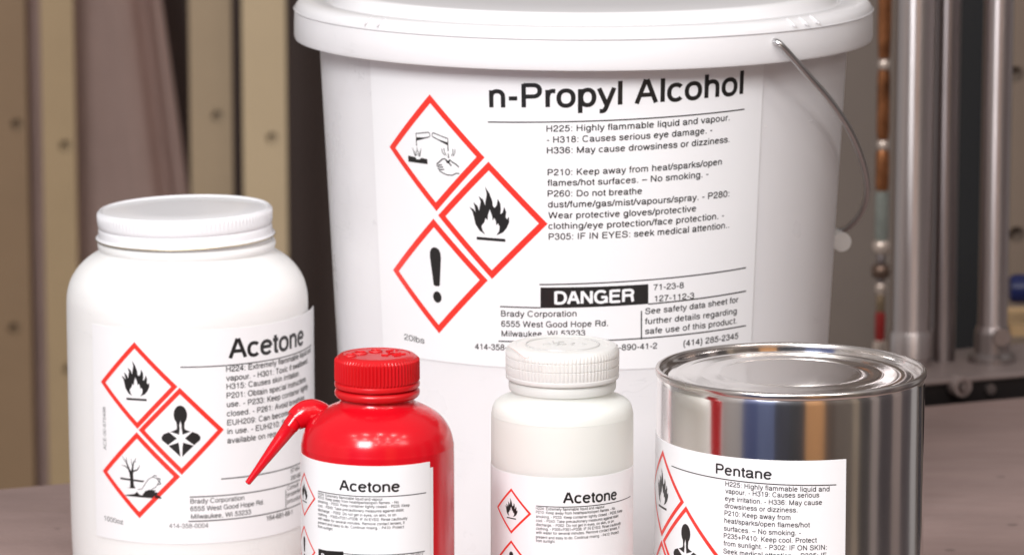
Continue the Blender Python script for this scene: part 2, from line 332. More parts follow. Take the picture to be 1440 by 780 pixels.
RL = None
class Art:
    """collects flat shapes in (arc, height) and wraps them on a Body"""
    def __init__(s, body): s.b = body; s.bm = bmesh.new()
    def poly(s, pts):
        k = 1000.0                       # fill in a roomy scale, angle against height
        vs = [s.bm.verts.new((a, z, 0)) for a, z in pts]
        for t in tessellate_polygon([[Vector((a * s.b.surf[0][0] * k, z * k, 0)) for a, z in pts]]):
            try: s.bm.faces.new([vs[i] for i in t])
            except ValueError: pass
    def text(s, txt, p0, p1, cap, bold=0.0, track=1.0, wf=None, rot=0):
        """baseline from pixel p0 to pixel p1 (p1 may be just an x), cap height in pixels"""
        vs, fs = glyphs(txt, bold, track=track)
        x0 = min(v.x for v in vs); x1 = max(v.x for v in vs)
        b = s.b; t0, z0 = b.cast(*p0)
        mpp = ((b.c + b.P(t0, z0, 0)) - Vector((0, 0, H))).dot(FW) / F
        k = cap * mpp / CAP / math.cos(PITCH)
        if rot:                                   # runs upwards
            L = p1; kx = L * mpp / (x1 - x0)
            r = b.radius(z0)
            pts = [(t0 - v.y * k / r, z0 + (v.x - x0) * kx) for v in vs]
        else:
            if p1 is None: t1 = t0 + (x1 - x0) * wf; z1 = z0
            elif isinstance(p1, tuple): t1, z1 = b.cast(*p1)
            else: t1 = b.theta_at(p1, z0); z1 = z0
            kx = (t1 - t0) / (x1 - x0); kz = (z1 - z0) / (x1 - x0)
            pts = [(t0 + (v.x - x0) * kx, z0 + (v.x - x0) * kz + v.y * k) for v in vs]
            s.last = kx
        vv = [s.bm.verts.new((a, z, v.z * 1.2e-5)) for (a, z), v in zip(pts, vs)]
        for f in fs:
            try: s.bm.faces.new([vv[i] for i in f])
            except ValueError: pass
        return kx
    def line(s, pts, w):
        """line through pixels, w px thick"""
        b = s.b; q = [b.cast(*p) for p in pts]
        mpp = b.D / F; hw = w * mpp / 2
        if abs(q[0][0] - q[-1][0]) * b.radius(q[0][1]) > abs(q[0][1] - q[-1][1]):
            s.poly([(t, z - hw) for t, z in q] + [(t, z + hw) for t, z in reversed(q)])
        else:
            a = hw / b.radius(q[0][1])
            s.poly([(t - a, z) for t, z in q] + [(t + a, z) for t, z in reversed(q)])
    def quad(s, pts): s.poly([s.b.cast(*p) for p in pts])
    def build(s, name, m, parent, off, cut=2.0):
        bm = s.bm; b = s.b; r = b.radius(0.1)
        if bm.verts and cut:
            lo = min(v.co.x for v in bm.verts); hi = max(v.co.x for v in bm.verts); st = R(cut)
            x = math.floor(lo / st) * st
            while x < hi:
                bmesh.ops.bisect_plane(bm, geom=bm.verts[:] + bm.edges[:] + bm.faces[:], plane_co=(x, 0, 0), plane_no=(1, 0, 0)); x += st
        if bm.verts and cut <= 2.0:
            lo = min(v.co.y for v in bm.verts); hi = max(v.co.y for v in bm.verts); x = math.floor(lo / 0.006) * 0.006
            while x < hi:
                bmesh.ops.bisect_plane(bm, geom=bm.verts[:] + bm.edges[:] + bm.faces[:], plane_co=(0, x, 0), plane_no=(0, 1, 0)); x += 0.006
        for v in bm.verts: v.co = b.P(v.co.x, v.co.y, off + v.co.z)
        # all faces outwards
        for f in bm.faces:
            f.normal_update(); c = f.calc_center_median()
            if f.normal.x * c.x + f.normal.y * c.y < 0: f.normal_flip()
        return link(name, bm, m, parent)

def sheet(b, t0, t1, z0, z1, thick, m, name, parent, skew=0.0, nt=None, wob=0.0):
    """a label: outer face plus its cut edge, following the wall"""
    nt = nt or max(24, int((t1 - t0) / R(1.2))); nz = 14
    bm = bmesh.new(); g = []
    for i in range(nt + 1):
        t = t0 + (t1 - t0) * i / nt
        row = []
        for j in range(nz + 1):
            z = z0 + (z1 - z0) * j / nz + skew * (t - t0)
            o = thick + wob * (math.sin(7 * t + 23 * z / 0.1) * math.sin(3 * t - 11 * z / 0.1))
            row.append(bm.verts.new(b.P(t, z, o)))
        g.append(row)
    for i in range(nt):
        for j in range(nz): bm.faces.new((g[i][j], g[i + 1][j], g[i + 1][j + 1], g[i][j + 1]))
    border = [g[i][0] for i in range(nt + 1)] + [g[nt][j] for j in range(1, nz + 1)] + [g[i][nz] for i in range(nt - 1, -1, -1)] + [g[0][j] for j in range(nz - 1, 0, -1)]
    inner = []
    for v in border:
        d = Vector((v.co.x, v.co.y, 0)).normalized() * thick; inner.append(bm.verts.new(v.co - d))
    n = len(border)
    for i in range(n): bm.faces.new((border[(i + 1) % n], border[i], inner[i], inner[(i + 1) % n]))
    return link(name, bm, m, parent, smooth=40)

# ---- hazard symbols, drawn in a diamond |x|+|y| <= 1
FLAME = [[(-.10, -.245), (-.20, -.19), (-.275, -.08), (-.30, .04), (-.325, .13), (-.375, .20), (-.30, .17), (-.265, .12), (-.275, .20), (-.30, .29), (-.225, .23), (-.20, .15), (-.185, .22), (-.165, .31), (-.20, .40), (-.12, .345), (-.085, .25), (-.075, .33), (-.05, .44), (-.075, .57), (.0, .46), (.045, .34), (.055, .25), (.085, .22), (.125, .27), (.145, .38), (.19, .30), (.195, .20), (.185, .12), (.225, .15), (.255, .25), (.29, .165), (.275, .08), (.30, .04), (.335, .09), (.335, -.01), (.29, -.11), (.22, -.19), (.10, -.245),
          (.155, -.17), (.165, -.09), (.135, -.04), (.105, -.075), (.10, .0), (.07, .05), (.045, .0), (.035, .08), (-.005, .19), (-.04, .09), (-.05, .0), (-.085, .04), (-.11, -.04), (-.14, -.07), (-.165, -.11), (-.145, -.18)],
         [(-.26, -.345), (.26, -.345), (.26, -.295), (-.26, -.295)]]
def circ(cx, cy, rx, ry=None, n=20): ry = ry or rx; return [(cx + rx * math.cos(2 * math.pi * i / n), cy + ry * math.sin(2 * math.pi * i / n)) for i in range(n)]
EXCLAM = [[(-.065, -.155), (-.035, -.175), (.035, -.175), (.065, -.155), (.085, .05), (.115, .32), (.11, .41), (.08, .47), (.03, .50), (-.03, .50), (-.08, .47), (-.11, .41), (-.115, .32), (-.085, .05)], circ(0, -.365, .088, .10)]
TORSO = [circ(0, .375, .155, .215, 24),
         [(-.10, .24), (-.085, .10), (-.095, .045), (-.17, .01), (-.30, -.03), (-.40, -.07), (-.45, -.14), (-.44, -.21), (-.36, -.27), (-.22, -.40), (-.10, -.51), (0, -.61), (.10, -.51), (.22, -.40), (.36, -.27), (.44, -.21), (.45, -.14), (.40, -.07), (.30, -.03), (.17, .01), (.095, .045), (.085, .10), (.10, .24)]]
STAR = []
_s = [(90, .40), (112, .10), (150, .36), (176, .09), (208, .40), (238, .10), (268, .46), (300, .10), (332, .38), (4, .09), (32, .36), (66, .10)]
STAR.append([(r * math.cos(R(a)) * (1.0 if abs(math.cos(R(a))) > .3 else .9), -.17 + r * math.sin(R(a))) for a, r in _s])
STAR.append([(-.022, -.60), (.02, -.60), (.028, -.40), (-.006, -.30), (-.03, -.42)])
STAR.append([(-.012, .0), (-.03, .13), (.0, .24), (.022, .13), (.014, .0)])
def strip(pts, w):
    L, Rr = [], []
    for i, p in enumerate(pts):
        a = pts[max(i - 1, 0)]; b = pts[min(i + 1, len(pts) - 1)]
        dx, dy = b[0] - a[0], b[1] - a[1]; l = math.hypot(dx, dy) or 1
        ww = w[i] if isinstance(w, list) else w
        L.append((p[0] - dy / l * ww, p[1] + dx / l * ww)); Rr.append((p[0] + dy / l * ww, p[1] - dx / l * ww))
    return L + Rr[::-1]
CORROS0 = [
    # left tube outline
    strip([(-.06, .345), (-.38, .30)], .008), strip([(-.06, .265), (-.38, .20)], .008), strip([(-.38, .31), (-.38, .19)], .008),
    strip([(-.06, .345), (-.035, .33), (-.025, .305), (-.035, .28), (-.06, .265)], .008),
    [(-.38, .175), (-.06, .255), (-.38, .235)],
    # right tube
    strip([(.06, .345), (.40, .27)], .008), strip([(.05, .275), (.38, .165)], .008), strip([(.40, .275), (.39, .16)], .008),
    strip([(.06, .345), (.035, .335), (.025, .31), (.03, .285), (.05, .275)], .008),
    [(.385, .155), (.05, .265), (.39, .205)],
    # drops
    strip([(-.385, .20), (-.385, .09)], [.008, .012]), strip([(-.375, .07), (-.38, -.02)], [.004, .013]),
    strip([(.39, .17), (.39, .06)], [.008, .013]), strip([(.39, .03), (.39, -.06)], [.004, .015]),
    # splashes
    strip([(-.43, -.09), (-.50, .05)], [.016, .004]), strip([(-.40, -.08), (-.42, .0)], [.012, .003]), strip([(-.33, -.09), (-.27, .05)], [.016, .004]), strip([(-.36, -.07), (-.335, .01)], [.012, .003]),
    strip([(.30, -.02), (.25, .03), (.24, .09)], .008), strip([(.34, -.02), (.30, .03), (.29, .10)], .008),
    strip([(.46, -.02), (.50, .03), (.50, .10)], .008), strip([(.50, -.02), (.54, .03), (.55, .10)], .008),
    # slab with a pit
    [(-.63, -.10), (-.63, -.205), (-.13, -.205), (-.13, -.12), (-.28, -.11), (-.33, -.14), (-.40, -.145), (-.44, -.11)],
    # hand
    strip([(.62, -.20), (.54, -.15), (.46, -.12), (.42, -.09), (.37, -.12), (.30, -.08), (.24, -.09), (.17, -.14), (.12, -.17), (.14, -.20), (.22, -.19)], .011),
    strip([(.17, -.14), (.10, -.18), (.10, -.215), (.17, -.235), (.25, -.225)], .009), strip([(.14, -.23), (.12, -.26), (.18, -.275), (.27, -.265)], .009),
    strip([(.15, -.27), (.16, -.30), (.24, -.33), (.34, -.355), (.46, -.35), (.55, -.31), (.62, -.31)], .009), strip([(.38, -.12), (.42, -.17), (.45, -.19)], .013), [(.30, -.09), (.37, -.13), (.42, -.10), (.40, -.16), (.35, -.15)]]
CORROS = [[(x * 0.85 - 0.02, y) for x, y in sh_] for sh_ in CORROS0]
ENVIR = [
    [(-.215, -.30), (-.205, -.10), (-.225, .05), (-.235, .09), (-.11, .09), (-.125, .02), (-.12, -.12), (-.115, -.24), (-.07, -.31), (-.30, -.32)],
    strip([(-.20, .06), (-.25, .17), (-.29, .28), (-.29, .40)], [.032, .022, .014, .004]), strip([(-.24, .13), (-.33, .19), (-.43, .20)], [.014, .010, .003]),
    strip([(-.28, .26), (-.35, .34), (-.40, .42)], [.012, .008, .003]), strip([(-.15, .07), (-.13, .18), (-.10, .30), (-.03, .40)], [.03, .02, .012, .003]),
    strip([(-.13, .20), (-.16, .30), (-.16, .38)], [.010, .006, .003]), strip([(-.14, .08), (-.02, .12), (.04, .20), (.05, .25)], [.022, .014, .008, .003]), strip([(-.08, .30), (-.04, .32)], .006),
    [(-.47, -.085), (-.47, -.13), (.12, -.155), (.16, -.115)],
    [(-.42, -.50), (-.28, -.47), (-.10, -.44), (-.04, -.38), (.02, -.45), (.10, -.46), (.16, -.36), (.26, -.32), (.44, -.33), (.38, -.37), (.50, -.38), (.44, -.43), (.52, -.46), (.56, -.52)],
    strip([(-.02, -.33), (.08, -.32), (.15, -.22), (.25, -.08), (.36, -.02), (.46, -.05), (.50, -.13), (.44, -.24), (.30, -.33), (.18, -.38), (.10, -.44)], .008),
    strip([(.46, -.05), (.54, -.06), (.51, -.11), (.55, -.17), (.48, -.19)], .014), strip([(.36, -.02), (.40, .02), (.46, .0)], .01)]

def pictogram(b, label, cen, ax, ay, symbols, off, border=0.15, white=None):
    """cen (theta, z); ax, ay: half-axes as (dtheta, dz)"""
    def mp(p): return (cen[0] + p[0] * ax[0] + p[1] * ay[0], cen[1] + p[0] * ax[1] + p[1] * ay[1])
    A = Art(b); c = [(1, 0), (0, 1), (-1, 0), (0, -1)]; k = 1 - border
    for i in range(4):
        p, q = c[i], c[(i + 1) % 4]
        A.poly([mp(p), mp(q), mp((q[0] * k, q[1] * k)), mp((p[0] * k, p[1] * k))])
    A.build('pictogram_border', M['red_ink'], label, off)
    S = Art(b)
    for sh in symbols: S.poly([mp(p) for p in sh])
    S.build('hazard_symbol', M['ink'], label, off)
    if white:
        Wt = Art(b)
        for sh in white: Wt.poly([mp(p) for p in sh])
        Wt.build('starburst', M['paper'], label, off + 0.0001)
def from_corners(b, L, Rr, T, B):
    l, r, t, bo = b.cast(*L), b.cast(*Rr), b.cast(*T), b.cast(*B)
    cen = ((l[0] + r[0]) / 2, (t[1] + bo[1]) / 2)
    ax = ((r[0] - l[0]) / 2, (r[1] - l[1]) / 2); ay = ((t[0] - bo[0]) / 2, (t[1] - bo[1]) / 2)
    # keep rules: where the corners' own centre differs, split the difference
    cen = ((cen[0] + (t[0] + bo[0]) / 2) / 2, (cen[1] + (l[1] + r[1]) / 2) / 2)
    return cen, ax, ay

# ------------------------------------------------------------------ setting: bench top, floor, back wall, reflection panels
def edge_y(x): return 2.278 + (x + 0.283) * (0.254 / 0.597)
bench = thing('workbench', 'mauve grey workbench top that all the chemical containers stand on', 'workbench')
bm = bmesh.new()
xl, xr, yf = -0.40, 0.36, 1.62
pts = [(xl, yf), (xr, yf), (xr, edge_y(xr)), (xl, edge_y(xl))]
top = [bm.verts.new((x, y, 0)) for x, y in pts]; bot = [bm.verts.new((x, y, -0.035)) for x, y in pts]
bm.faces.new(top); bm.faces.new(bot[::-1])
for i in range(4): bm.faces.new((top[i], bot[i], bot[(i + 1) % 4], top[(i + 1) % 4]))
bmesh.ops.bevel(bm, geom=bm.edges[:], offset=0.002, segments=2, affect='EDGES')
bmesh.ops.recalc_face_normals(bm, faces=bm.faces)
link('tabletop', bm, M['table'], bench)
for lx in (xl + 0.05, xr - 0.05):
    for ly in (yf + 0.05, edge_y(lx) - 0.06):
        link('leg', box(lx - 0.025, lx + 0.025, ly - 0.025, ly + 0.025, -0.90, -0.036, 0.002), M['darksteel'], bench)

def structure(name, bm, m):
    o = link(name, bm, m); o['kind'] = 'structure'; return o
structure('floor', box(-3, 3, -1.5, 4.5, -0.95, -0.90), mat('floor_concrete', (0.16, 0.135, 0.125), 0.6, var=0.15, vscale=3))
structure('back_wall', box(-3, 3, 4.5, 4.6, -0.90, 2.6), mat('back_wall_paint', (0.20, 0.165, 0.145), 0.7, var=0.08, vscale=2))

# unseen coloured panels added behind the camera to give the polished tin its reflections
rw = bpy.data.objects.new('reflection_ring', None); COL.objects.link(rw); rw['kind'] = 'structure'
rw.location = (0.126, 1.86, 0)
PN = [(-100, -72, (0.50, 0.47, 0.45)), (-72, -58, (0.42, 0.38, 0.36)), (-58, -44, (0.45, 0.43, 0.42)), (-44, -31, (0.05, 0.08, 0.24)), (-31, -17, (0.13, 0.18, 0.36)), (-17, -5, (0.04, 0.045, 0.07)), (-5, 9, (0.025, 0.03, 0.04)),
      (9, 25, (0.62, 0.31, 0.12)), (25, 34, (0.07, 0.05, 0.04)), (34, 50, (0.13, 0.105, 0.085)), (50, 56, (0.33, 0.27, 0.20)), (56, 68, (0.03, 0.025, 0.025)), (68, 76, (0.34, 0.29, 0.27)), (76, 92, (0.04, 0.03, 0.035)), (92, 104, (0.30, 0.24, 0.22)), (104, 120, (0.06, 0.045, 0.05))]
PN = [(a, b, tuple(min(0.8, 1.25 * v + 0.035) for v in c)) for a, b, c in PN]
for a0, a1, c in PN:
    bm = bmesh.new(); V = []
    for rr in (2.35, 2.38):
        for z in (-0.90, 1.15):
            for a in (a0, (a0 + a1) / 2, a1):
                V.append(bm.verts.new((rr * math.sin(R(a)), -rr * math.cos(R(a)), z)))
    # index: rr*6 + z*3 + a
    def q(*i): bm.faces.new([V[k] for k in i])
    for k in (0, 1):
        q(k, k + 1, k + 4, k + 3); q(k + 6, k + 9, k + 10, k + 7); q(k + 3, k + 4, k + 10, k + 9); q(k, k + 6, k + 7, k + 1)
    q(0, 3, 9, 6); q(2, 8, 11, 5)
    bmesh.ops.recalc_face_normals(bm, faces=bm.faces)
    link('reflection_panel', bm, mat('panel_paint', c, 0.6, var=0.12, vscale=5), rw)

# ------------------------------------------------------------------ background left: slotted posts, drape, dark panel
def post(x0, x1, Y, holes, colour, label, depth=0.014, ztop=0.9):
    """punched channel post: front plate with real holes and two side flanges"""
    a = at(x0, 300, Y).x; b = at(x1, 300, Y).x; w = b - a
    t = thing('slotted_post', label, 'post', ((a + b) / 2, Y, -0.90), group='punched tan posts of the rack behind the bench')
    bm = bmesh.new(); z0, z1 = 0.0, ztop + 0.90; hw = w / 2
    zs = sorted(at(0, py, Y).z + 0.90 for px, py in holes); hx = [at(px, py, Y).x - (a + b) / 2 for px, py in holes]
    hx = [h for _, h in sorted(zip([at(0, py, Y).z for px, py in holes], hx))]
    s = hw * 0.55; cur = z0; r = 0.0060
    def quad(p): bm.faces.new([bm.verts.new((x, 0, z)) for x, z in p])
    for zc, cxx in zip(zs, hx):
        cxx = max(-hw + s * 0.8, min(hw - s * 0.8, cxx)); sq = min(s, hw - abs(cxx)) * 0.98; sq = max(sq, r * 1.2)
        quad([(-hw, cur), (hw, cur), (hw, zc - sq), (-hw, zc - sq)])
        quad([(-hw, zc - sq), (cxx - sq, zc - sq), (cxx - sq, zc + sq), (-hw, zc + sq)])
        quad([(cxx + sq, zc - sq), (hw, zc - sq), (hw, zc + sq), (cxx + sq, zc + sq)])
        N = 16; inn = []; out = []; back = []
        for i in range(N):
            an = 2 * math.pi * i / N + math.pi / 4
            c_, s_ = math.cos(an), math.sin(an); m_ = max(abs(c_), abs(s_))
            inn.append(bm.verts.new((cxx + r * c_, 0, zc + r * s_))); out.append(bm.verts.new((cxx + sq * c_ / m_, 0, zc + sq * s_ / m_)))
            back.append(bm.verts.new((cxx + r * c_, 0.003, zc + r * s_)))
        for i in range(N):
            j = (i + 1) % N
            bm.faces.new((inn[i], inn[j], out[j], out[i])); bm.faces.new((inn[j], inn[i], back[i], back[j]))
        cur = zc + sq
    quad([(-hw, cur), (hw, cur), (hw, z1), (-hw, z1)])
    link('front_plate', bm, colour, t)
    for sx in (-1, 1):
        link('flange', box(sx * hw - (0.0015 if sx > 0 else -0.0), sx * hw + (0.0015 if sx < 0 else 0.0), 0.0005, depth, z0, z1), colour, t)
    link('back_plate', box(-hw + 0.002, hw - 0.002, 0.0105, 0.012, z0, z1), colour, t)
    return t
tanA = mat('tan_paint_brown', (0.31, 0.20, 0.11), 0.5, var=0.06, vscale=8)
tanB = mat('tan_paint', (0.47, 0.335, 0.185), 0.5, var=0.06, vscale=8)
tanC = mat('tan_paint_dull', (0.45, 0.335, 0.21), 0.5, var=0.06, vscale=8)
tanD = mat('tan_paint_pale', (0.62, 0.475, 0.29), 0.5, var=0.05, vscale=8)
post(-25, 41, 3.97, [(24, 176), (20, 462)], tanA, 'brownish tan punched post at the far left edge, darkest of the four')
post(62, 108, 3.93, [(92, 206), (97, 520)], tanB, 'tan punched post with a lilac drape showing on either side of it')
post(269, 328, 3.97, [(306, 164), (300, 470)], tanC, 'dull tan punched post between the dark gap and the palest post')
post(343, 404, 3.91, [(383, 195), (380, 500)], tanD, 'palest tan punched post standing nearest to the white pail')

# hanging drape with folds
dm = mat('lilac_cloth', (0.66, 0.48, 0.42), 0.8, bump=0.04, bscale=200, var=0.06, vscale=10)
bm = bmesh.new(); nx, nz = 90, 24; g = []
YD = 3.998
for j in range(nz + 1):
    z = -0.6 + 1.55 * j / nz; row = []
    # right hem leans: x 233 px at the picture's top, 262 px at 240 px down
    py = project((0, YD, z))[1]
    xr_ = 233 + (py - 0) * 0.125
    xa = at(-40, 300, YD).x; xb = at(xr_, 300, YD).x
    for i in range(nx + 1):
        u = i / nx; x = xa + (xb - xa) * u
        px = project((x, YD, z))[0]
        fold = 0.020 * math.exp(-((px - (198 + py * 0.125)) / 11) ** 2) - 0.012 * math.exp(-((px - (222 + py * 0.125)) / 10) ** 2)
        row.append(bm.verts.new((x, YD + fold + 0.0008 * math.sin(u * 40), z)))
    g.append(row)
for j in range(nz):
    for i in range(nx): bm.faces.new((g[j][i], g[j][i + 1], g[j + 1][i + 1], g[j + 1][i]))
bmesh.ops.solidify(bm, geom=bm.faces[:], thickness=0.002)
d = link('drape', bm, dm, None, smooth=60); d['label'] = 'lilac brown cloth drape hanging in folds behind the left posts'; d['category'] = 'drape'

def simple(name, label, cat, bm, m, smooth=None, group=None):
    o = link(name, bm, m, None, smooth); o['label'] = label; o['category'] = cat
    if group: o['group'] = group
    return o
xa = at(226, 300, 4.2).x; xb = at(900, 300, 4.2).x
simple('dark_panel', 'dark brown upright board filling the gap behind the posts and the pail', 'panel', box(xa, xb, 4.2, 4.23, -0.9, 0.9, 0.002), mat('dark_brown_board', (0.080, 0.055, 0.047), 0.6, var=0.1, vscale=4))

# ------------------------------------------------------------------ background right: machine bed, columns, gauge
xa = at(1120, 300, 3.25).x; xb = at(1300, 300, 3.25).x
simple('grey_board', 'brown grey upright board right of the white pail, behind the copper pipe', 'board', box(xa, xb, 3.25, 3.28, -0.9, 0.9, 0.002), mat('brown_grey_board', (0.17, 0.135, 0.112), 0.65, var=0.08, vscale=4))
SL = 0.254 / 0.597; ANG = math.atan(SL)
bed = thing('machine_bed', 'long low grey metal machine bed behind the right end of the bench', 'machine bed', (0.27, edge_y(0.27) + 0.018, 0.012), rz=ANG)
bedm = mat('bed_metal', (0.34, 0.275, 0.26), 0.5, metal=0.3, var=0.15, vscale=20, bump=0.3, bscale=60)
link('top_plate', box(-0.30, 0.45, 0.0, 0.085, -0.0035, 0.0, 0.001), bedm, bed)
link('front_rail', box(-0.30, 0.45, 0.003, 0.03, -0.075, -0.0038, 0.001), mat('dark_rail', (0.022, 0.018, 0.018), 0.5, metal=0.3, bump=0.4, bscale=50), bed)
def disc_y(r0, y0, y1, x, z, n=24, inner=0.0, bm=None):
    """short cylinder along y"""
    bm = bm or bmesh.new(); rs = [(0, y1), (r0, y1), (r0 * 1.0, y0 + 0.001), (r0 * 0.92, y0)] + ([(inner, y0), (inner, y0 + 0.003), (0, y0 + 0.003)] if inner else [(0, y0)])
    rings = []
    for r, y in rs:
        rings.append([bm.verts.new((x, y, z))] if r == 0 else [bm.verts.new((x + r * math.cos(2 * math.pi * i / n), y, z + r * math.sin(2 * math.pi * i / n))) for i in range(n)])
    for a, b in zip(rings, rings[1:]):
        for i in range(n):
            j = (i + 1) % n
            if len(a) == 1: bm.faces.new((a[0], b[j], b[i]))
            elif len(b) == 1: bm.faces.new((a[i], a[j], b[0]))
            else: bm.faces.new((a[i], a[j], b[j], b[i]))
    bmesh.ops.recalc_face_normals(bm, faces=bm.faces); return bm
steel = mat('worn_steel', (0.40, 0.36, 0.35), 0.35, metal=0.9, bump=0.3, bscale=60)
def brushed(m):
    nt = m.node_tree; b = nt.nodes['Principled BSDF']; t = nt.nodes.new('ShaderNodeTangent'); t.direction_type = 'RADIAL'; t.axis = 'Z'
    nt.links.new(t.outputs[0], b.inputs['Tangent']); b.inputs['Anisotropic'].default_value = 0.85; b.inputs['Anisotropic Rotation'].default_value = 0.25; return m
chrome = mat('brushed_chrome', (0.72, 0.67, 0.66), 0.34, metal=1.0, bump=0.06, bscale=60, rvar=0.08, stretch=(1, 1, 0.15))
chromeD = mat('dull_chrome', (0.34, 0.30, 0.30), 0.34, metal=1.0, bump=0.06, bscale=60, rvar=0.08, stretch=(1, 1, 0.15))
bx = (at(1347, 540, 2.54).x - 0.27) / math.cos(ANG)
br = link('boss', disc_y(0.0068, -0.006, 0.004, bx, -0.0048, inner=0.0036), bedm, bed, 40)
link('bolt', disc_y(0.0026, -0.009, -0.0028, bx, -0.0048), steel, bed, 40)
link('bolt', disc_y(0.0036, 0.0005, 0.004, bx + 0.024, -0.0095), steel, bed, 40)

for _m in (chrome, chromeD): brushed(_m)
grey_chrome = brushed(mat('grey_chrome', (0.60, 0.54, 0.53), 0.36, metal=1.0, rvar=0.08, stretch=(1, 1, 0.15)))
def column(x, w, Y, label, m, z0, ztop=0.75, flange=False, ring=None, group='upright metal columns on the machine bed'):
    p = at(x, 400, Y); r = w / 2 * (Y / F)
    t = thing('metal_column', label, 'column', (p.x, Y, z0), group=group)
    link('tube', lathe([(0, 0), (r, 0), (r, ztop - z0), (0, ztop - z0)], 48), m, t, 40)
    if ring:
        zr = at(0, ring, Y).z - z0
        link('collar', lathe([(r * 1.005, zr - 0.016), (r * 1.13, zr - 0.015), (r * 1.15, zr), (r * 1.08, zr + 0.002), (r * 1.005, zr + 0.002)], 48), m, t, 40)
    if flange:
        link('foot_flange', lathe([(r * 1.01, 0.0), (r * 1.62, 0.0), (r * 1.62, 0.004), (r * 1.25, 0.0065), (r * 1.22, 0.019), (r * 1.01, 0.021)], 48), steel, t, 40)
        link('clamp_screw', disc_y(0.006, -r * 1.5, -r * 0.5, r * 0.5, 0.018), steel, t, 40)
    return t
column(1281, 56, 2.575, 'brightest upright metal column, first to the right of the copper pipe', chrome, 0.012, ring=468)
column(1326, 38, 2.595, 'dull dark upright metal column, middle one of the three', chromeD, 0.012)
column(1397, 42, 2.59, 'upright metal column with a round foot flange, rightmost of the three', grey_chrome, 0.012, flange=True, ring=462)
xa = at(1330, 300, 3.1).x; xb = at(1392, 300, 3.1).x
simple('black_panel', 'black upright strip seen between the middle and right metal columns', 'panel', box(xa, xb, 3.1, 3.12, -0.9, 0.9, 0.002), mat('black_board', (0.008, 0.008, 0.009), 0.6))
xa = at(1392, 300, 3.0).x; xb = at(1470, 300, 3.0).x
post(1408, 1466, 3.0, [(1428, 105), (1430, 330)], mat('brown_post_paint', (0.22, 0.165, 0.125), 0.5, var=0.06), 'brown punched post at the far right edge beside the flanged metal column')

# copper pipe with fittings
Yp = 2.78; p = at(1240, 300, Yp); k = Yp / F
gp = thing('gauge_pipe', 'thin copper pipe with white nuts, clear tube and red tip left of the columns', 'pipe', (p.x, Yp, 0))
def seg(name, y0, y1, w, m, bulge=0.0):
    a = at(1240, y1, Yp).z; b = at(1240, y0, Yp).z; r = w / 2 * k; mid = (a + b) / 2
    link(name, lathe([(0, a), (r * .85, a), (r, a + (b - a) * .12), (r * (1 + bulge), mid), (r, b - (b - a) * .12), (r * .85, b), (0, b)], 32), m, gp, 40)
copper = mat('copper', (0.36, 0.15, 0.065), 0.30, metal=0.9, var=0.7, vscale=40, bump=0.3, bscale=50)
nutw = mat('pale_nut', (0.60, 0.50, 0.43), 0.25, metal=0.5)
seg('copper_section', -200, 82, 20, copper); seg('nut', 84, 97, 15, nutw, .15); seg('copper_section', 98, 196, 19, copper); seg('nut', 197, 210, 15, nutw, .15)
seg('copper_section', 211, 268, 20, copper); seg('clear_tube', 268, 338, 20, mat('green_clear_tube', (0.27, 0.29, 0.26), 0.15, trans=0.35, var=0.3, vscale=60)); seg('nut', 338, 356, 24, nutw, .12)
seg('brass_nut', 372, 390, 25, mat('dark_brass', (0.18, 0.12, 0.09), 0.35, metal=0.7), .1); seg('stem', 356, 372, 12, chromeD); seg('nut', 398, 414, 15, nutw, .15); seg('stem', 390, 398, 10, chromeD)
seg('brass_section', 414, 438, 13, mat('old_brass', (0.30, 0.22, 0.14), 0.4, metal=0.6)); seg('red_tip', 438, 478, 15, mat('red_paint', (0.28, 0.02, 0.018), 0.35)); seg('foot', 478, 530, 22, nutw)
seg('stem', 530, 560, 14, chromeD)

# blue cap and pale wooden block at the right edge
c0 = at(1420, 406, 2.80); rr = 21 * 2.80 / F
bc = thing('blue_knob', 'dark blue round knob poking in at the right edge above the wood block', 'knob', (c0.x, 2.80, c0.z))
bm = tube([(0, 0, 0), (0.004, 0, 0), (0.05, 0, 0)], [rr * .86, rr, rr], 32); link('grip', bm, mat('blue_plastic', (0.012, 0.02, 0.11), 0.35), bc, 40)
link('shaft', tube([(0.0501, 0, 0), (0.10, 0, 0)], rr * .35, 16), steel, bc, 40)
link('stand', tube([(0.026, 0, -rr * 1.01), (0.026, 0, at(0, 463, 2.8).z - c0.z)], rr * .9, 20), mat('grey_green_metal', (0.07, 0.085, 0.08), 0.4, metal=0.5), bc, 40)
a = at(1417, 500, 2.80); b = at(1417, 465, 2.80)
simple('wood_block', 'pale tan wooden block at the right edge behind the flanged column', 'block', box(a.x, a.x + 0.07, 2.79, 2.86, -0.004, b.z, 0.002), mat('pale_wood', (0.62, 0.42, 0.22), 0.5, var=0.1, vscale=30, stretch=(1, 1, 8)))

